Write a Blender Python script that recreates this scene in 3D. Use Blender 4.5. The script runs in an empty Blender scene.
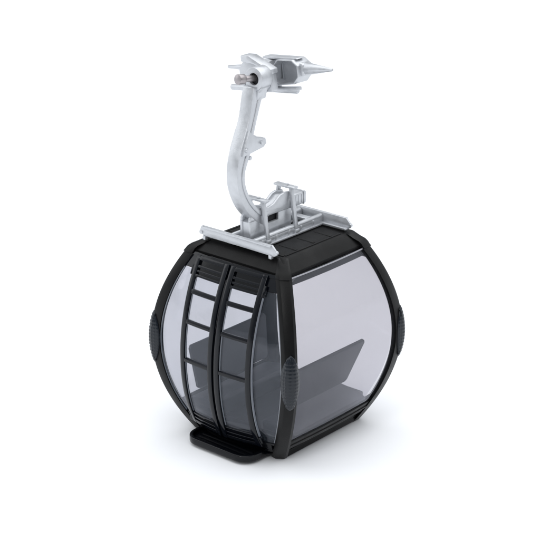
import bpy, bmesh, math, random
from mathutils import Vector, Matrix
random.seed(4)
S = 0.01            # script units are centimetres
GZ = 3.27           # height of the model's centre above the table

scene = bpy.context.scene
col = scene.collection

# ------------------------------------------------------------ materials
def new_mat(name):
    m = bpy.data.materials.new(name); m.use_nodes = True
    nt = m.node_tree; nt.nodes.clear()
    out = nt.nodes.new('ShaderNodeOutputMaterial')
    return m, nt, out

def pbr(name, color, rough=0.4, metal=0.0, spec=0.5, coat=0.0, bump=0.0, bscale=900.0,
        var=0.0, vscale=120.0, rvar=0.0, voro=0.0, vorscale=900.0, detail=3.0):
    m, nt, out = new_mat(name)
    b = nt.nodes.new('ShaderNodeBsdfPrincipled')
    nt.links.new(b.outputs[0], out.inputs['Surface'])
    b.inputs['Base Color'].default_value = (*color, 1)
    b.inputs['Roughness'].default_value = rough
    b.inputs['Metallic'].default_value = metal
    b.inputs['Specular IOR Level'].default_value = spec
    b.inputs['Coat Weight'].default_value = coat
    b.inputs['Coat Roughness'].default_value = 0.08
    tc = nt.nodes.new('ShaderNodeTexCoord')
    if var > 0 or rvar > 0:
        n = nt.nodes.new('ShaderNodeTexNoise'); n.inputs['Scale'].default_value = vscale
        n.inputs['Detail'].default_value = 4
        nt.links.new(tc.outputs['Object'], n.inputs['Vector'])
        if var > 0:
            mr = nt.nodes.new('ShaderNodeMapRange')
            mr.inputs['From Min'].default_value = 0.3; mr.inputs['From Max'].default_value = 0.7
            mr.inputs['To Min'].default_value = 1 - var; mr.inputs['To Max'].default_value = 1 + var
            nt.links.new(n.outputs['Fac'], mr.inputs['Value'])
            vm = nt.nodes.new('ShaderNodeVectorMath'); vm.operation = 'SCALE'
            vm.inputs[0].default_value = color
            nt.links.new(mr.outputs[0], vm.inputs['Scale'])
            nt.links.new(vm.outputs[0], b.inputs['Base Color'])
        if rvar > 0:
            mr = nt.nodes.new('ShaderNodeMapRange')
            mr.inputs['From Min'].default_value = 0.3; mr.inputs['From Max'].default_value = 0.7
            mr.inputs['To Min'].default_value = max(0.02, rough - rvar); mr.inputs['To Max'].default_value = rough + rvar
            nt.links.new(n.outputs['Fac'], mr.inputs['Value'])
            nt.links.new(mr.outputs[0], b.inputs['Roughness'])
    h = None
    if bump > 0:
        n = nt.nodes.new('ShaderNodeTexNoise'); n.inputs['Scale'].default_value = bscale
        n.inputs['Detail'].default_value = detail
        nt.links.new(tc.outputs['Object'], n.inputs['Vector'])
        bp = nt.nodes.new('ShaderNodeBump'); bp.inputs['Strength'].default_value = bump
        bp.inputs['Distance'].default_value = 0.0003
        nt.links.new(n.outputs['Fac'], bp.inputs['Height'])
        nt.links.new(bp.outputs[0], b.inputs['Normal']); h = bp
    if voro > 0:
        v = nt.nodes.new('ShaderNodeTexVoronoi'); v.inputs['Scale'].default_value = vorscale
        nt.links.new(tc.outputs['Object'], v.inputs['Vector'])
        bp = nt.nodes.new('ShaderNodeBump'); bp.inputs['Strength'].default_value = voro
        bp.inputs['Distance'].default_value = 0.0006; bp.invert = True
        nt.links.new(v.outputs['Distance'], bp.inputs['Height'])
        if h: nt.links.new(h.outputs[0], bp.inputs['Normal'])
        nt.links.new(bp.outputs[0], b.inputs['Normal'])
    return m

def glass(name, tint, rough=0.04, wave=0.12, edge=0.10, haze=0.06, hazecol=(.55,.57,.63)):
    """thin moulded transparent plastic: tinted pass-through, a clear-coat mirror, a trace of surface haze"""
    m, nt, out = new_mat(name)
    N = nt.nodes.new
    tr = N('ShaderNodeBsdfTransparent'); tr.inputs['Color'].default_value = (*tint, 1)
    df = N('ShaderNodeBsdfDiffuse'); df.inputs['Color'].default_value = (*hazecol, 1)
    gl = N('ShaderNodeBsdfGlossy'); gl.inputs['Roughness'].default_value = rough
    gl.inputs['Color'].default_value = (.9,.92,1,1)
    tc = N('ShaderNodeTexCoord'); n = N('ShaderNodeTexNoise'); n.inputs['Scale'].default_value = 55
    n.inputs['Detail'].default_value = 2
    nt.links.new(tc.outputs['Object'], n.inputs['Vector'])
    bp = N('ShaderNodeBump'); bp.inputs['Strength'].default_value = wave; bp.inputs['Distance'].default_value = 0.002
    nt.links.new(n.outputs['Fac'], bp.inputs['Height'])
    nt.links.new(bp.outputs[0], gl.inputs['Normal'])
    lw = N('ShaderNodeLayerWeight'); lw.inputs['Blend'].default_value = 0.5
    pw = N('ShaderNodeMath'); pw.operation = 'POWER'; pw.inputs[1].default_value = 4.0
    nt.links.new(lw.outputs['Facing'], pw.inputs[0])
    ma = N('ShaderNodeMath'); ma.operation = 'MULTIPLY_ADD'; ma.inputs[1].default_value = 0.6; ma.inputs[2].default_value = 0.03
    nt.links.new(pw.outputs[0], ma.inputs[0])
    # plastic gets deeper in tint where one looks along it
    m1 = N('ShaderNodeMixShader'); m1.inputs['Fac'].default_value = haze
    nt.links.new(tr.outputs[0], m1.inputs[1]); nt.links.new(df.outputs[0], m1.inputs[2])
    m2 = N('ShaderNodeMixShader')
    nt.links.new(ma.outputs[0], m2.inputs['Fac'])
    nt.links.new(m1.outputs[0], m2.inputs[1]); nt.links.new(gl.outputs[0], m2.inputs[2])
    nt.links.new(m2.outputs[0], out.inputs['Surface'])
    return m

M = {
 'satin_black': pbr('satin black plastic', (.0050,.0050,.0052), .36, spec=.16, bump=.10, bscale=2500, rvar=.08, vscale=160),
 'roof_black': pbr('matt black roof plastic', (.0050,.0050,.0052), .44, spec=.15, bump=.12, bscale=2200, rvar=.08, vscale=130),
 'gloss_black': pbr('gloss black plastic', (.002,.0025,.004), .12, spec=.28, coat=0, rvar=.06, vscale=220, bump=.05, bscale=500),
 'smoke_black': pbr('smoky door plastic', (.0025,.0035,.006), .13, spec=.30, coat=0, rvar=.08, vscale=260, bump=.06, bscale=500),
 'pad': pbr('scaled grey rubber', (.008,.011,.016), .24, spec=.35, bump=.06, bscale=1500, rvar=.05),
 'silver': pbr('silver painted casting', (.55,.565,.59), .36, metal=.62, spec=.5, bump=.17, bscale=2600, var=.07, vscale=420, rvar=.08),
 'pin_metal': pbr('copper tinted steel pin', (.36,.335,.34), .30, metal=.8, bump=.15, bscale=900, var=.08, vscale=500),
 'hole_dark': pbr('dark bushing', (.012,.012,.014), .5, spec=.2),
 'seat': pbr('dark grey seat plastic', (.024,.026,.033), .5, spec=.4, bump=.1, bscale=1500, var=.06, vscale=200),
 'floor': pbr('dark cabin floor', (.010,.011,.014), .4, spec=.4, var=.08, vscale=150),
 'glass': glass('tinted window plastic', (.846,.838,.850), haze=.02),
 'glass_front': glass('tinted bulged front plastic', (.826,.832,.850), rough=.05, wave=.35, haze=.022, hazecol=(.34,.42,.52)),
 'rim_glint': pbr('painted window edge highlight', (.30,.30,.33), .25, spec=.6),  # pale colour stands in for light caught on the glass's top edge
 'edge_glint': pbr('painted highlight on moulded edge', (.16,.175,.20), .10, spec=.9),  # pale colour stands in for bright highlights along moulded edges
 'white': pbr('white seamless sheet', (.90,.91,.93), .6, spec=.25),
}

# ------------------------------------------------------------ mesh helper
class MB:
    def __init__(s): s.bm = bmesh.new()
    def verts(s, pts): return [s.bm.verts.new(Vector(p)) for p in pts]
    def face(s, vs):
        try: return s.bm.faces.new(vs)
        except ValueError: return None
    def _bev(s, faces, w, seg=2):
        if w <= 0: return
        edges = set(e for f in faces if f for e in f.edges)
        sh = [e for e in edges if len(e.link_faces) == 2 and e.calc_face_angle(0) > 0.5]
        if sh: bmesh.ops.bevel(s.bm, geom=sh, offset=w, segments=seg, profile=.5, affect='EDGES', clamp_overlap=True)
    def _fix(s, faces):
        bmesh.ops.recalc_face_normals(s.bm, faces=[f for f in faces if f])
    def prism(s, poly, axis, lo, hi, bevel=0.0, mat=None, seg=2):
        """poly: 2-D outline in the plane normal to axis, pushed from lo to hi"""
        def P(a, b, c):
            return {'x': (c, a, b), 'y': (a, c, b), 'z': (a, b, c)}[axis]
        A = [Vector(P(a, b, lo)) for a, b in poly]; B = [Vector(P(a, b, hi)) for a, b in poly]
        if mat: A = [mat @ p for p in A]; B = [mat @ p for p in B]
        va, vb = s.verts(A), s.verts(B); n = len(poly)
        fs = [s.face(va), s.face(vb)] + [s.face([va[i], va[(i+1) % n], vb[(i+1) % n], vb[i]]) for i in range(n)]
        s._fix(fs); s._bev(fs, bevel, seg)
    def box(s, x0, x1, y0, y1, z0, z1, bevel=.02, mat=None):
        s.prism([(x0, y0), (x1, y0), (x1, y1), (x0, y1)], 'z', z0, z1, bevel, mat)
    def bar(s, p0, p1, w, h, up=(0, 0, 1), bevel=.015):
        p0, p1 = Vector(p0), Vector(p1); d = (p1-p0).normalized(); up = Vector(up)
        x = d.cross(up).normalized(); u = x.cross(d).normalized()
        m = Matrix((x, d, u)).transposed().to_4x4(); m.translation = p0
        s.box(-w/2, w/2, 0, (p1-p0).length, -h/2, h/2, bevel, m)
    def tube(s, p0, p1, r0, r1=None, n=32, bevel=0.0, seg=2):
        r1 = r0 if r1 is None else r1
        p0, p1 = Vector(p0), Vector(p1); d = (p1-p0).normalized()
        a = d.orthogonal().normalized(); b = d.cross(a)
        va = s.verts([p0 + (a*math.cos(t)+b*math.sin(t))*r0 for t in [2*math.pi*i/n for i in range(n)]])
        vb = s.verts([p1 + (a*math.cos(t)+b*math.sin(t))*r1 for t in [2*math.pi*i/n for i in range(n)]])
        fs = [s.face(va), s.face(vb)] + [s.face([va[i], va[(i+1) % n], vb[(i+1) % n], vb[i]]) for i in range(n)]
        s._fix(fs); s._bev(fs[:2], bevel, seg)
    def ring(s, c, d, R, r, L, n=32, bevel=.02):
        """hollow boss: outer radius R, hole r, length L along d from c"""
        c, d = Vector(c), Vector(d).normalized(); a = d.orthogonal().normalized(); b = d.cross(a)
        loops = []
        for rr, t in ((R, 0), (R, L), (r, L), (r, 0)):
            loops.append(s.verts([c + d*t + (a*math.cos(q)+b*math.sin(q))*rr for q in [2*math.pi*i/n for i in range(n)]]))
        fs = []
        for k in range(4):
            A, B = loops[k], loops[(k+1) % 4]
            for i in range(n): fs.append(s.face([A[i], A[(i+1) % n], B[(i+1) % n], B[i]]))
        s._fix(fs); s._bev(fs, bevel)
    def grid_solid(s, outer, inner, bevel=0.0):
        """outer / inner: two matching grids of points -> closed curved slab"""
        R, Cn = len(outer), len(outer[0])
        O = [s.verts(r) for r in outer]; I = [s.verts(r) for r in inner]; fs = []
        for i in range(R-1):
            for j in range(Cn-1):
                fs.append(s.face([O[i][j], O[i][j+1], O[i+1][j+1], O[i+1][j]]))
                fs.append(s.face([I[i][j], I[i+1][j], I[i+1][j+1], I[i][j+1]]))
        for j in range(Cn-1):
            fs.append(s.face([O[0][j], I[0][j], I[0][j+1], O[0][j+1]]))
            fs.append(s.face([O[-1][j], O[-1][j+1], I[-1][j+1], I[-1][j]]))
        for i in range(R-1):
            fs.append(s.face([O[i][0], O[i+1][0], I[i+1][0], I[i][0]]))
            fs.append(s.face([O[i][-1], I[i][-1], I[i+1][-1], O[i+1][-1]]))
        s._fix(fs); s._bev(fs, bevel)
    def loft(s, rings, bevel=0.0):
        L = [s.verts(r) for r in rings]; n = len(rings[0]); fs = [s.face(L[0]), s.face(L[-1])]
        for A, B in zip(L, L[1:]):
            for i in range(n): fs.append(s.face([A[i], A[(i+1) % n], B[(i+1) % n], B[i]]))
        s._fix(fs); s._bev(fs, bevel)
    def build(s, name, mat, parent=None, smooth=True, angle=32):
        me = bpy.data.meshes.new(name)
        bmesh.ops.transform(s.bm, matrix=Matrix.Translation((0, 0, GZ)), verts=s.bm.verts)
        bmesh.ops.scale(s.bm, vec=(S, S, S), verts=s.bm.verts)
        s.bm.to_mesh(me); s.bm.free()
        me.materials.append(mat)
        if smooth:
            me.shade_smooth(); me.set_sharp_from_angle(angle=math.radians(angle))
        o = bpy.data.objects.new(name, me); col.objects.link(o)
        if parent: o.parent = parent
        return o

# ------------------------------------------------------------ cabin profile
H = 3.24
def A(z):     # half width along x
    t = min(abs(z)/H, 1.2); return 3.03 - 1.0*t**2.0 if z > 0 else 3.03 - 1.10*t**1.95
def B(z, s=-1):     # half width along y (the door end bulges a little lower than the rear)
    t = min(abs(z)/H, 1.2); return 2.90 - .85*t**2.0 if z > 0 else 2.90 - .82*t**(2.2 if s < 0 else 1.75)
def bul(z): return max(.10, .24 - .045*z)
def F(x, z, off=0, side=-1):      # bulged front (side -1) / rear (side 1) surface, pushed out by off
    w = A(z) - .42
    y = B(z, side) - .03 + bul(z)*max(0, 1-(x/w)**2)
    # outward slope with z
    e = .02; dz = (B(z+e, side)-B(z-e, side))/(2*e); n = 1/math.sqrt(1+dz*dz)
    return (x, side*(y + off*n), z - off*dz*n)
def G(y, z, off=0, side=1):       # side surfaces
    w = B(z) - .3
    x = A(z) - .04 + .06*max(0, 1-(y/w)**2)
    e = .02; dz = (A(z+e)-A(z-e))/(2*e); n = 1/math.sqrt(1+dz*dz)
    return (side*(x + off*n), y, z - off*dz*n)
def lin(a, b, n): return [a + (b-a)*i/n for i in range(n+1)]
def slab(mb, fn, u0, u1, z0, z1, o0, o1, side, nu=6, nz=24, bevel=0.0):
    """curved slab on a surface; u0,u1 may be functions of z"""
    f0 = u0 if callable(u0) else (lambda z: u0); f1 = u1 if callable(u1) else (lambda z: u1)
    zs = lin(z0, z1, nz)
    g = lambda off: [[fn(f0(z) + (f1(z)-f0(z))*i/nu, z, off, side) for i in range(nu+1)] for z in zs]
    mb.grid_solid(g(o1), g(o0), bevel)

# ------------------------------------------------------------ the thing
root = bpy.data.objects.new('model_cable_car', None); col.objects.link(root)
root.empty_display_size = .02
root['label'] = 'black and silver toy gondola cabin with tinted windows and curved hanger arm on white surface'
root['category'] = 'model cable car'

# ---- corner posts and their scaled pads
def tidy(z):   # corner of the cabin at height z, following the roof chamfer above H
    if z <= 3.12: return A(z)+.04, B(z, sy)+.04
    t = (z-3.12)/(3.50-3.12); yy = 1.62 if sy < 0 else 1.98
    e = t**1.5
    return (A(3.12)+.04)*(1-e) + 1.64*e, (B(3.12, sy)+.04)*(1-e) + yy*e
for sx, sy in ((1, -1), (-1, -1), (1, 1), (-1, 1)):
    m = MB(); rings = []
    zs = lin(-3.24, 2.98, 44) + [3.03, 3.05, 3.12] + [3.20, 3.28, 3.36, 3.43, 3.485]
    for z in zs:
        a, b = tidy(z); k = 1 if z <= 3.12 else 1 - .35*(z-3.12)/.38
        lx, ly, d = .43*k, .30*k, .2
        if 3.04 < z < 3.3: a += .035; b += .035
        if sy < 0 and sx < 0: ly = .20
        ch = .15
        if sy > 0: lx, ly = (.26, .44) if sx > 0 else (.55, .40)
        sec = [(a-lx, b-.02), (a-.15, b+.005), (a-.05, b-.035), (a-.005, b-.12), (a-.005, b-ly),
               (a-d, b-ly), (a-d, b-d), (a-lx, b-d)] if not (sy < 0 and sx > 0) else [(a-lx, b-.015), (a-.27, b+.01), (a-.235, b+.002), (a-.02, b-.155), (a, b-.18), (a-.0, b-ly), (a-d, b-ly), (a-d, b-d), (a-lx, b-d)]
        rings.append([(sx*x, sy*y, z) for x, y in sec])
    m.loft(rings)
    post = m.build('corner_post', M['satin_black'], root)
    # pad: leaf shaped shield bent round the corner
    m = MB(); nz, nu = 72, 30
    def pp(u, z, off):
        a, b = A(z)+.03, B(z, sy)+.03
        # u<0 along the x face, u>0 along the y face, rounded corner
        r = .14
        if u < -r: p = (a + u, b, 0, 1)
        elif u > r: p = (a, b - u, 1, 0)
        else:
            q = (u + r)/(2*r)*math.pi/2; R_ = r*1.25
            p = (a - R_ + R_*math.sin(q), b - R_ + R_*math.cos(q), math.sin(q), math.cos(q))
        return (sx*(p[0] + p[2]*off), sy*(p[1] + p[3]*off), z)
    oo, ii = [], []
    for i in range(nz+1):
        t = -1 + 2*i/nz; z = .02 + .93*t; w = max(.015, (1-abs(t)**2.2)**.8)
        ro, ri = [], []
        for j in range(nu+1):
            s_ = -1 + 2*j/nu
            u = (s_*.40 - .03)*w if True else 0
            dome = (1-s_*s_)**.5*(1-t*t)**.5
            cell = max(0, math.cos(math.pi*(s_*3.3 + t*8.0)))*max(0, math.cos(math.pi*(s_*3.3 - t*8.0))) \
                 + max(0, -math.cos(math.pi*(s_*3.3 + t*8.0)))*max(0, -math.cos(math.pi*(s_*3.3 - t*8.0)))
            bump = .085*dome + .025 + .017*cell*dome**.5
            ro.append(pp(u, z, bump)); ri.append(pp(u, z, -.04))
        oo.append(ro); ii.append(ri)
    m.grid_solid(oo, ii)
    m.build('bumper_pad', M['pad'], post, angle=60)

# ---- roof
m = MB()
def rr(h, z, r=.12, n=4, yb=None):
    pts = []; yb = h if yb is None else yb
    for cx, cy, a0 in ((h-r, yb-r, 0), (-h+r, yb-r, 90), (-h+r, -h+r, 180), (h-r, -h+r, 270)):
        for k in range(n+1):
            t = math.radians(a0 + 90*k/n); pts.append((cx + r*math.cos(t), cy + r*math.sin(t), z))
    return pts
m.loft([rr(1.7, 2.98, .06), rr(2.00, 2.98, .06), rr(2.05, 3.07, .06, yb=2.08), rr(2.05, 3.15, .06, yb=2.10), rr(1.84, 3.33, .07, yb=2.06), rr(1.65, 3.47, .07, yb=2.0), rr(1.59, 3.50, .09, yb=1.95), rr(1.2, 3.512, .2, yb=1.5)])
roof = m.build('roof', M['roof_black'], root, angle=20)
m = MB()                                      # shallow pressed ribs on the roof skin
for y in (-.75, .15, 1.0):
    for x0, x1 in ((.72, 1.42), (-1.42, -.86)):
        m.box(x0, x1, y-.05, y+.05, 3.49, 3.522, .008)
m.box(-1.5, 1.5, -1.5, -1.43, 3.48, 3.53, .012); m.box(-1.5, 1.5, 1.6, 1.67, 3.48, 3.53, .012)
m.box(1.46, 1.53, -1.4, 1.4, 3.48, 3.525, .012); m.box(-1.53, -1.46, -1.4, 1.4, 3.48, 3.525, .012)
m.build('pressed_rib', M['roof_black'], roof)

# ---- header panels, sills, floor, chassis
wx = lambda z: A(z) - .40
wy = lambda z: B(z) - .28
for side, nm in ((-1, 'header_panel'), (1, 'header_panel')):
    m = MB(); slab(m, F, lambda z: -wx(z), lambda z: wx(z), 2.62, 3.10, -.12, .0, side, 14, 6)
    slab(m, F, lambda z: -wx(z)+.01, lambda z: wx(z)-.01, 3.0, 3.09, -.10, .035, side, 14, 2)
    m.build(nm, M['smoke_black'], root)
for side in (-1, 1):
    m = MB(); slab(m, G, lambda z: -wy(z), lambda z: wy(z), 2.84, 3.07, -.24, -.14, side, 4, 6)
    m.build('header_strip', M['smoke_black'], root)
    m = MB()
    slab(m, G, lambda z: -wy(z)-.02, lambda z: wy(z)+.02, -2.80, -2.42, -.16, .03, side, 4, 6, .012)
    slab(m, G, lambda z: -wy(z)-.02, lambda z: wy(z)+.02, -2.43, -2.30, -.14, -.06, side, 4, 3)
    slab(m, G, lambda z: -wy(z)-.02, lambda z: wy(z)+.02, -2.66, -2.60, .0, .055, side, 4, 2, .01)
    m.box(side*1.72, side*2.00, -1.82, 1.90, -3.22, -2.86, .05)
    m.box(side*1.99, side*2.03, -1.80, 1.88, -3.02, -2.96, .012)
    m.box(side*1.70, side*1.97, -1.80, 1.86, -2.9, -2.75, .0)
    m.build('side_sill', M['satin_black'], root)
for side in (-1, 1):
    m = MB()
    slab(m, F, lambda z: -wx(z), lambda z: wx(z), -3.12, -2.58, -.22, -.10, side, 14, 6)
    for z in (-2.60, -2.78, -2.97):
        slab(m, F, lambda q: -wx(q)+.02, lambda q: wx(q)-.02, z-.045, z+.045, -.14, .02 if z > -2.7 else .0, side, 16, 2)
    slab(m, F, lambda z: -wx(z)+.1, lambda z: wx(z)-.1, -3.14, -3.07, -.16, .06, side, 16, 2)
    a, b = sorted((side*2.0, side*2.42)); m.box(-1.8, 1.8, a, b, -2.84, -2.40, .04)
    m.build('end_sill', M['gloss_black'], root)
m = MB(); m.box(-1.95, 1.95, -2.15, 2.15, -2.86, -2.76, .02)
m.build('cabin_floor', M['floor'], root)
m = MB(); m.box(-1.74, 1.74, -1.92, 1.92, -3.24, -2.87, .04)
for y in (-1.2, 0, 1.2): m.box(-1.70, 1.70, y-.08, y+.08, -3.262, -3.235, .01)
m.build('chassis', M['satin_black'], root)

# ---- windows
for side in (1, -1):
    m = MB(); slab(m, G, lambda z: -wy(z)-.02, lambda z: wy(z)+.02, -2.40, 3.05, -.055, .0, side, 10, 40, .012)
    sw_ = m.build('side_window', M['glass'], root)
    m = MB(); slab(m, G, lambda z: -wy(z)+.02, lambda z: wy(z)-.02, 3.005, 3.045, -.02, .022, side, 6, 2)
    m.build('rim_highlight', M['rim_glint'], sw_)  # top glass edge with its highlight put in as a pale bar
m = MB(); slab(m, F, lambda z: -wx(z), lambda z: wx(z), -2.55, 2.98, -.055, .0, 1, 16, 40)
m.build('rear_window', M['glass'], root)
DW = 1.50
for sx in (-1, 1):
    m = MB()
    slab(m, F, lambda z: sx*(DW+.0), lambda z: sx*max(DW+.02, wx(z)+.01), -2.56, 2.60, -.055, .0, -1, 10, 40)
    fw_ = m.build('front_window', M['glass_front'], root)
    m = MB(); slab(m, F, lambda z: sx*(wx(z)-.045), lambda z: sx*(wx(z)-.01), -2.5, 2.58, -.02, .02, -1, 2, 40)
    m.build('edge_highlight', M['edge_glint'], fw_)  # painted highlight line where the front glass meets the post

# ---- doors
ZT, ZB = 3.05, -2.72
for sx in (-1, 1):
    m = MB()
    lo, hi = .045, DW
    sw = .185
    def X(u): return sx*u
    o0, o1 = -.04, .10
    slab(m, F, X(lo), X(lo+sw+.0), ZB, ZT, o0, o1+.01, -1, 2, 40, .014)          # meeting stile
    slab(m, F, X(hi-sw), X(hi), ZB, ZT, o0, o1, -1, 2, 40, .014)                  # hinge stile
    for z, h, dd in ((2.98, .12, 0), (2.74, .075, -.012), (2.60, .06, -.02), (2.47, .075, -.005), (1.98, .145, -.005), (1.02, .13, -.005), (-.27, .12, -.005), (-2.28, .07, -.03), (-2.45, .07, -.02), (ZB+.09, .15, -.006)):
        slab(m, F, X(lo+.05), X(hi-.05), z-h/2, z+h/2, o0+.01, o1+dd, -1, 6, 2, .012)
    m.tube(F(X(hi+.03), 2.75, .06), F(X(hi+.03), 2.45, .06), .05, bevel=.01, n=16)  # hinge barrels
    m.tube(F(X(hi+.03), -2.30, .06), F(X(hi+.03), -2.55, .06), .05, bevel=.01, n=16)
    door = m.build('door', M['smoke_black'], root)
    m = MB(); slab(m, F, X(lo+.06), X(hi-.06), -2.30, 2.46, -.0, .035, -1, 8, 40)
    m.build('window_pane', M['glass_front'], door)
    m = MB(); slab(m, F, X(lo+.06), X(hi-.06), 2.50, 2.95, .005, .022, -1, 6, 6)
    m.build('vent_panel', M['gloss_black'], door)
    m = MB(); slab(m, F, X(lo+.06), X(hi-.06), ZB+.06, -2.28, .0, .03, -1, 8, 6)
    m.build('kick_plate', M['gloss_black'], door)
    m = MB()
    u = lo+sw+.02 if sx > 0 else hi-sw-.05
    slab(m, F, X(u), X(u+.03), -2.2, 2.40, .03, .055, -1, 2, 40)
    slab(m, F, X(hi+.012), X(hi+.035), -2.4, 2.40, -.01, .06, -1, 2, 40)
    m.build('edge_highlight', M['edge_glint'], door)  # highlight lines of the door edges, put in as pale strips

# ---- boarding step
m = MB()
def rounded(x0, x1, y0, y1, r, n=8):
    pts = []
    for cx, cy, a0 in ((x1-r, y0+r, -90), ): pass
    for k in range(n+1):
        t = math.radians(180 + 90*k/n); pts.append((x0+r + r*math.cos(t), y0+r + r*math.sin(t)))
    for k in range(n+1):
        t = math.radians(270 + 90*k/n); pts.append((x1-r + r*math.cos(t), y0+r + r*math.sin(t)))
    pts += [(x1, y1), (x0, y1)]
    return pts
SX0, SX1, SY0 = -1.36, 1.46, -3.24
outer = rounded(SX0, SX1, SY0, -2.0, .55); inn = rounded(SX0+.13, SX1-.13, SY0+.13, -2.12, .43)
def zz(pts, z): return [(x, y, z) for x, y in pts]
n = len(outer)
L = [m.verts(zz(p, z)) for p, z in ((outer, -3.17), (outer, -2.94), (inn, -2.94), (inn, -3.06))]
fs = [m.face(L[0]), m.face(L[3])]
for P_, Q_ in zip(L, L[1:]):
    for i in range(n): fs.append(m.face([P_[i], P_[(i+1) % n], Q_[(i+1) % n], Q_[i]]))
m._fix(fs); m._bev(fs, .03, 3)
for y in (-2.95, -2.76, -2.57): m.box(SX0+.3, SX1-.3, y-.03, y+.03, -3.08, -3.035, .01)
m.build('boarding_step', M['gloss_black'], root)

# ---- benches
for sx in (-1, 1):
    bench = bpy.data.objects.new('bench', None); col.objects.link(bench); bench.parent = root
    m = MB()
    poly = [(sx*x, z) for x, z in ((1.05, -2.78), (1.0, -2.20), (1.08, -2.10), (1.6, -2.14), (2.0, -2.22), (2.24, -2.30), (2.20, -2.4), (1.95, -2.74))]
    m.prism(poly, 'y', -1.95, 1.95, .04)
    m.build('seat', M['seat'], bench)
    m = MB()
    # backrest leans outward towards its top; corners rounded
    m1 = []
    bx, tx, bz, tz = (1.52, 2.18, -1.84, -.19) if sx > 0 else (1.98, 2.24, -1.98, -.42)
    def bp(y, t, o): 
        x = bx + (tx-bx)*t; z = bz + (tz-bz)*t
        return (sx*(x + o), y, z - o*.3)
    e = .0
    out2 = [(-1.72, 0), (1.66, 0), (1.76, .05), (1.93, .93), (1.85, 1), (-1.85, 1), (-1.93, .93), (-1.82, .05)]
    va = m.verts([bp(y, t, .06) for y, t in out2]); vb = m.verts([bp(y, t, -.06) for y, t in out2]); k = len(out2)
    fs = [m.face(va), m.face(vb)] + [m.face([va[i], va[(i+1) % k], vb[(i+1) % k], vb[i]]) for i in range(k)]
    m._fix(fs); m._bev(fs, .025)
    m.build('backrest', M['seat'], bench)

# ---- roof rack
rack = bpy.data.objects.new('roof_rack', None); col.objects.link(rack); rack.parent = root
for sy in (-1, 1):
    m = MB()
    y0 = sy*1.80
    xe = 1.50 if sy < 0 else 1.62
    poly = [(-1.72, 3.86), (-1.66, 3.93), (xe-.18, 3.93), (xe-.03, 3.78), (xe, 3.62), (xe-.1, 3.57), (-1.60, 3.60), (-1.76, 3.72)]
    m.prism(poly, 'y', y0-.035, y0+.035, .015)
    a, b = sorted((y0 - sy*.02, y0 - sy*.20))
    m.box(-1.62, xe-.1, a, b, 3.56, 3.63, .015)                 # inner foot flange
    a, b = sorted((y0 + sy*.02, y0 + sy*.09))
    m.box(-1.60, xe-.2, a, b, 3.865, 3.925, .012)               # rolled top lip
    for x in (-1.55, xe-.24):                                     # little feet under the rail
        m.box(x-.06, x+.06, y0-.07, y0+.05, 3.47, 3.60, .015)
    for x in (-1.70, xe-.03):
        m.tube((x, y0-.05, 3.70), (x, y0+.05, 3.70), .07, n=16, bevel=.01)
    m.build('rail', M['silver'], rack)
for x in (.40, -.50):
    m = MB()
    m.box(x-.17, x+.17, -1.74, 1.74, 3.535, 3.60, .015)
    m.box(x-.08, x+.08, -1.76, 1.76, 3.59, 3.80, .02)
    m.tube((x, -1.70, 3.80), (x, 1.74, 3.80), .085, n=16, bevel=.01)
    for y in (-1.3, -.62, .02, .62, 1.25):
        m.box(x-.10, x+.10, y-.05, y+.05, 3.58, 3.78, .015)
    m.build('beam', M['silver'], rack)
m = MB()
for y in (-1.15, .25, 1.4):
    m.box(-.42, .33, y-.14, y+.14, 3.60, 3.76, .015)
m.build('cross_member', M['silver'], rack)

# ---- hanger bracket
br = bpy.data.objects.new('hanger_bracket', None); col.objects.link(br); br.parent = root
m = MB()
for x0, x1 in ((-.22, -.12), (.12, .22)):                        # two cheek plates with a slot window
    top = [(-1.55, 4.50), (-1.35, 4.72), (-1.15, 4.78), (-.95, 4.72), (-.70, 4.66), (-.42, 4.72), (-.12, 4.92), (.10, 4.97), (.40, 4.93)]
    m.prism([(-1.60, 4.38), (-1.58, 4.50)] + top[1:] + [(.42, 4.38)], 'x', x0, x1, .02)
    m.prism([(-1.58, 3.70), (-1.60, 4.382), (-.88, 4.382), (-.88, 3.70)], 'x', x0+.003, x1-.003, .012)
    m.prism([(-.22, 3.70), (-.22, 4.382), (.42, 4.382), (.42, 3.70)], 'x', x0+.003, x1-.003, .012)
    m.prism([(-.90, 3.70), (-.90, 4.14), (-.20, 4.14), (-.20, 3.70)], 'x', x0+.006, x1-.006, .0)
m.prism([(-.15, 3.9), (-.18, 4.39), (-.58, 4.39), (-.60, 4.60), (-.35, 4.70), (-.05, 4.86), (.35, 4.88), (.35, 3.9)], 'x', -.13, .13, 0)
m.prism([(-1.55, 3.68), (-1.57, 4.34), (-1.2, 4.5), (-.59, 4.5), (-.59, 4.40), (-.95, 4.40), (-.95, 3.68)], 'x', -.13, .13, 0)
m.box(-.30, .34, -1.5, .4, 3.58, 3.70, .02)
m.build('saddle', M['silver'], br)
m = MB(); m.prism([(-.94, 3.98), (-.94, 4.37), (-.19, 4.37), (-.19, 3.98)], 'x', -.11, .11, .01)
m.build('slot_insert', M['hole_dark'], br)
m = MB()
m.box(-.22, .24, .34, 1.18, 4.36, 4.78, .05)
for y in (.62, .78, .94, 1.08): m.box(-.232, .252, y-.025, y+.025, 4.42, 4.72, .008)
m.box(-.24, .26, 1.02, 1.06, 4.35, 4.80, .012)
m.build('spacer_tube', M['silver'], br)
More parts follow.
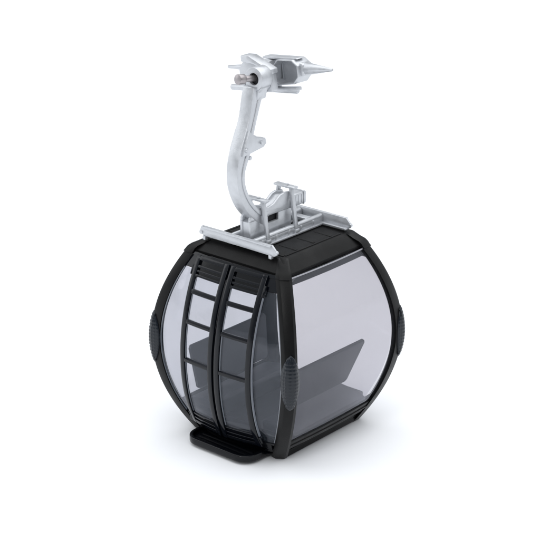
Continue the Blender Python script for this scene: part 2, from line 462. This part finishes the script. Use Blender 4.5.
for y in (-1.05, .36):
    m = MB()
    t = .11 if y > 0 else 0
    m.box(-.40, .46, y-.12, y+.12, 4.96+t, 5.03+t, .02)
    m.bar((.26, y, 4.99+t), (.50, y, 3.62), .15, .10, up=(1, 0, 0), bevel=.02)
    m.bar((-.24, y, 4.99+t), (-.56, y, 3.62), .15, .10, up=(1, 0, 0), bevel=.02)
    m.box(.36, .56, y-.10, y+.10, 3.56, 3.72, .02); m.box(-.64, -.42, y-.10, y+.10, 3.56, 3.72, .02)
    m.tube((.10, y, 5.02+t), (.10, y, 5.07+t), .06, n=12, bevel=.01)
    m.build('clamp_strap', M['silver'], br)

# ---- hanger arm
def catmull(pts, k=6):
    P_ = [Vector(p) for p in pts]; P_ = [2*P_[0]-P_[1]] + P_ + [2*P_[-1]-P_[-2]]; out = []
    for i in range(1, len(P_)-2):
        for j in range(k):
            t = j/k; a, b, c, d = P_[i-1:i+3]
            out.append(.5*((2*b) + (c-a)*t + (2*a-5*b+4*c-d)*t*t + (3*b-a-3*c+d)*t**3))
    out.append(P_[-2]); return out
outer_p = catmull([(-1.40, 8.72), (-1.50, 8.38), (-1.64, 7.75), (-1.87, 7.21), (-2.12, 6.62), (-2.22, 6.05), (-2.13, 5.47), (-1.82, 4.86), (-1.38, 4.40), (-1.0, 4.16), (-.74, 4.10)])
inner_p = catmull([(-.86, 8.74), (-1.08, 8.33), (-1.30, 7.75), (-1.50, 7.15), (-1.66, 6.62), (-1.88, 6.10), (-1.85, 5.64), (-1.60, 5.15), (-1.26, 4.76), (-.96, 4.58), (-.74, 4.52)])
m = MB()
def strip(mb, f_out, f_in, x0, x1, bevel):
    rings = []
    for p, q in zip(outer_p, inner_p):
        a = p + (q-p)*f_out; b = p + (q-p)*f_in
        rings.append([(x0, a.x, a.y), (x1, a.x, a.y), (x1, b.x, b.y), (x0, b.x, b.y)])
    mb.loft(rings, bevel)
strip(m, 0, 1, -.23, .23, .028)
strip(m, .66, 1.03, -.262, .262, .02)         # raised inner flange
arm = m.build('hanger_arm', M['silver'], root, angle=40)
m = MB()
m.prism([(-1.98, 6.80), (-1.70, 7.42), (-1.42, 7.18), (-.94, 7.04), (-.90, 6.86), (-1.04, 6.76), (-2.0, 6.64)], 'x', .10, .30, .02)
m.prism([(-1.98, 6.80), (-1.70, 7.42), (-1.42, 7.18), (-.94, 7.04), (-.90, 6.86), (-1.04, 6.76), (-2.0, 6.64)], 'x', -.30, -.10, .025)
m.tube((.26, -1.86, 6.84), (.36, -1.86, 6.84), .075, n=16, bevel=.015)
m.tube((.26, -1.14, 6.94), (.35, -1.14, 6.94), .06, n=16, bevel=.015)
m.build('gusset', M['silver'], arm)
m = MB(); m.tube((.19, -1.62, 6.52), (.27, -1.62, 6.52), .07, n=14, bevel=.015)
m.tube((.19, -1.44, 8.0), (.225, -1.44, 8.0), .05, n=14, bevel=.01)
m.build('rivet', M['silver'], arm)
m = MB()
ec = Vector((.13, -1.32, 8.97))
m.ring(ec, (0, 1, 0), .37, .185, .50, 40, .03)
m.prism([(-.24, 8.30), (.24, 8.30), (.30, 8.55), (.44, 8.70), (.40, 8.78), (-.16, 8.78), (-.24, 8.65)], 'y', -1.28, -.86, .03)
m.build('pivot_eye', M['silver'], arm)

# ---- grip
grip = bpy.data.objects.new('rope_grip', None); col.objects.link(grip); grip.parent = root
m = MB()
m.tube((.13, -.85, 8.95), (.01, -1.80, 9.03), .10, n=28, bevel=.01)
m.tube((.03, -1.66, 9.02), (.0, -1.92, 9.055), .165, n=32, bevel=.025)
m.build('pivot_pin', M['pin_metal'], grip)
m = MB(); m.tube((.13, -1.22, 8.97), (.13, -.82, 8.97), .19, n=28)
m.build('bushing', M['hole_dark'], grip)
RY = Matrix.Translation((0, 0, 8.9)) @ Matrix.Rotation(math.radians(-9), 4, 'Y')   # the grip hangs slightly tilted
def loc(poly): return poly
m = MB()
# head block behind the eye
m.prism([(-.92, -.22), (-.88, .30), (-.62, .60), (-.40, .60), (-.15, .46), (.38, .16), (.40, -.44), (-.15, -.46), (-.5, -.40)], 'y', -.82, -.50, .04, RY)
m.prism([(-.70, .52), (-.68, .72), (-.36, .70), (.44, .26), (.44, .10), (-.2, .44)], 'y', -.90, -.48, .03, RY)
m.prism([(-.82, -.32), (-.82, .2), (-.4, .46), (-.16, .40), (-.12, -.44), (-.5, -.50)], 'y', -.52, .42, .03, RY)
for x, z in ((-.74, .05), (-.74, -.2)): 
    m.tube(RY @ Vector((x, -.80, z)), RY @ Vector((x, -.86, z)), .06, n=12, bevel=.01)
m.build('head_block', M['silver'], grip)
# hollow jaw: octagonal shell, open towards the door side
m = MB()
oct_o = [(x-.50, z+.02) for x, z in [(.36, -.26), (.40, .24), (.62, .42), (1.22, .40), (1.44, .22), (1.44, -.14), (1.22, -.36), (.58, -.40)]]
cx, cz = .4, .04
oct_i = [(cx + (x-cx)*.88, cz + (z-cz)*.88) for x, z in oct_o]
def P3(pts, y): return [RY @ Vector((x, y, z)) for x, z in pts]
L = [m.verts(P3(oct_o, .55)), m.verts(P3(oct_o, -.12)), m.verts(P3(oct_i, -.12)), m.verts(P3(oct_i, .30))]
n = 8; fs = [m.face(L[0]), m.face(L[3])]
for P_, Q_ in zip(L, L[1:]):
    for i in range(n): fs.append(m.face([P_[i], P_[(i+1) % n], Q_[(i+1) % n], Q_[i]]))
m._fix(fs); m._bev(fs, .025)
m.prism([(-.60, .46), (-.58, .53), (.80, .455), (.84, .42), (.10, .42)], 'y', .02, .40, .02, RY)   # cover plate
m.prism([(-.02, -.26), (-.02, .34), (.02, .34), (.02, -.26)], 'y', .24, .32, .0, RY)
m.prism([(.90, -.12), (.92, .32), (1.06, .26), (1.08, -.04)], 'y', .0, .45, .03, RY)
m.build('jaw', M['silver'], grip)
m = MB(); m.tube(RY @ Vector((1.02, .2, .10)), RY @ Vector((2.08, .2, .06)), .21, .04, n=24, bevel=.02)
m.build('guide_horn', M['silver'], grip)
m = MB(); m.tube(RY @ Vector((-.7, .2, .12)), RY @ Vector((-2.28, .2, .16)), .15, .05, n=24, bevel=.02)
m.build('guide_horn', M['silver'], grip)
m = MB()
m.tube(RY @ Vector((-1.95, -.1, -.44)), RY @ Vector((.75, .0, -.56)), .10, n=20, bevel=.03)
m.bar(RY @ Vector((-.1, -.06, -.50)), RY @ Vector((.82, .0, -.50)), .26, .12, bevel=.03)
m.build('lower_pin', M['silver'], grip)
m = MB(); m.box(-.10, .10, -.9, .1, 8.40, 8.62, .03)
m.build('yoke', M['silver'], grip)

# ------------------------------------------------------------ white surface
bm = bmesh.new()
W = 3.0; prof = []
for y in (-1.6, 0, 1.6, 2.2): prof.append((y, 0))
R_ = .9
for k in range(1, 13):
    t = math.radians(90*k/12); prof.append((2.2 + R_*math.sin(t), R_*(1-math.cos(t))))
prof.append((3.1, 2.6))
rows = [[bm.verts.new((x, y, z)) for x in (-W, W)] for y, z in prof]
for a, b in zip(rows, rows[1:]): bm.faces.new([a[0], a[1], b[1], b[0]])
me = bpy.data.meshes.new('white_surface'); bm.to_mesh(me); bm.free(); me.materials.append(M['white']); me.shade_smooth()
g = bpy.data.objects.new('white_surface', me); col.objects.link(g); g['kind'] = 'structure'
g.rotation_euler = (0, 0, math.radians(40.6))

# ------------------------------------------------------------ light: white studio tent and soft lamps
w = bpy.data.worlds.new('World'); scene.world = w; w.use_nodes = True
bg = w.node_tree.nodes['Background']; bg.inputs['Color'].default_value = (.93, .965, 1, 1); bg.inputs['Strength'].default_value = 1
# a studio: bright backdrop side and ceiling, dim room behind the photographer
nt = w.node_tree; N = nt.nodes.new
tc = N('ShaderNodeTexCoord')
dt = N('ShaderNodeVectorMath'); dt.operation = 'DOT_PRODUCT'; dt.inputs[1].default_value = (-.60, .70, .38)
mr = N('ShaderNodeMapRange'); mr.interpolation_type = 'SMOOTHSTEP'
mr.inputs['From Min'].default_value = -.75; mr.inputs['From Max'].default_value = .35
mr.inputs['To Min'].default_value = .20; mr.inputs['To Max'].default_value = 1.0
vs = N('ShaderNodeVectorMath'); vs.operation = 'SCALE'; vs.inputs[0].default_value = (.93, .965, 1)
nt.links.new(tc.outputs['Generated'], dt.inputs[0]); nt.links.new(dt.outputs['Value'], mr.inputs['Value'])
nt.links.new(mr.outputs[0], vs.inputs['Scale']); nt.links.new(vs.outputs[0], bg.inputs['Color'])
def area(name, loc, target, size, power, color=(1, 1, 1)):
    L_ = bpy.data.lights.new(name, 'AREA'); L_.shape = 'RECTANGLE'; L_.size, L_.size_y = size; L_.energy = power; L_.color = color
    o = bpy.data.objects.new(name, L_); col.objects.link(o); o.location = loc
    o.rotation_euler = (Vector(target) - Vector(loc)).to_track_quat('-Z', 'Y').to_euler()
area('softbox_top', (.05, .10, .95), (0, 0, 0), (1.8, 1.8), 11.8)
area('softbox_left', (-.75, -.40, .45), (0, 0, .05), (.35, .7), .9)
area('added_highlight_strip', (.10, -.85, .60), (0, 0, .04), (.10, .45), 1.5)  # added narrow lamp for crisp highlights on the gloss plastic

# ------------------------------------------------------------ camera
az, pit, dist = math.radians(40.6), math.radians(20.6), 55.86
fw = Vector((-math.sin(az)*math.cos(pit), math.cos(az)*math.cos(pit), -math.sin(pit)))
r = Vector((math.cos(az), math.sin(az), 0))
C = -fw*dist + r*(-.25) + Vector((0, 0, 2.27 + GZ))
cd = bpy.data.cameras.new('camera'); cam = bpy.data.objects.new('camera', cd); col.objects.link(cam)
cam.location = C*S; cam.rotation_euler = (math.pi/2 - pit, 0, az)
cd.sensor_width = 36; cd.lens = 1700/540*36; cd.clip_start = .01; cd.clip_end = 50
scene.camera = cam
scene.view_settings.view_transform = 'Standard'; scene.view_settings.look = 'None'
scene.view_settings.exposure = 0; scene.view_settings.gamma = 1
scene.cycles.transparent_max_bounces = 24
scene.cycles.max_bounces = 12
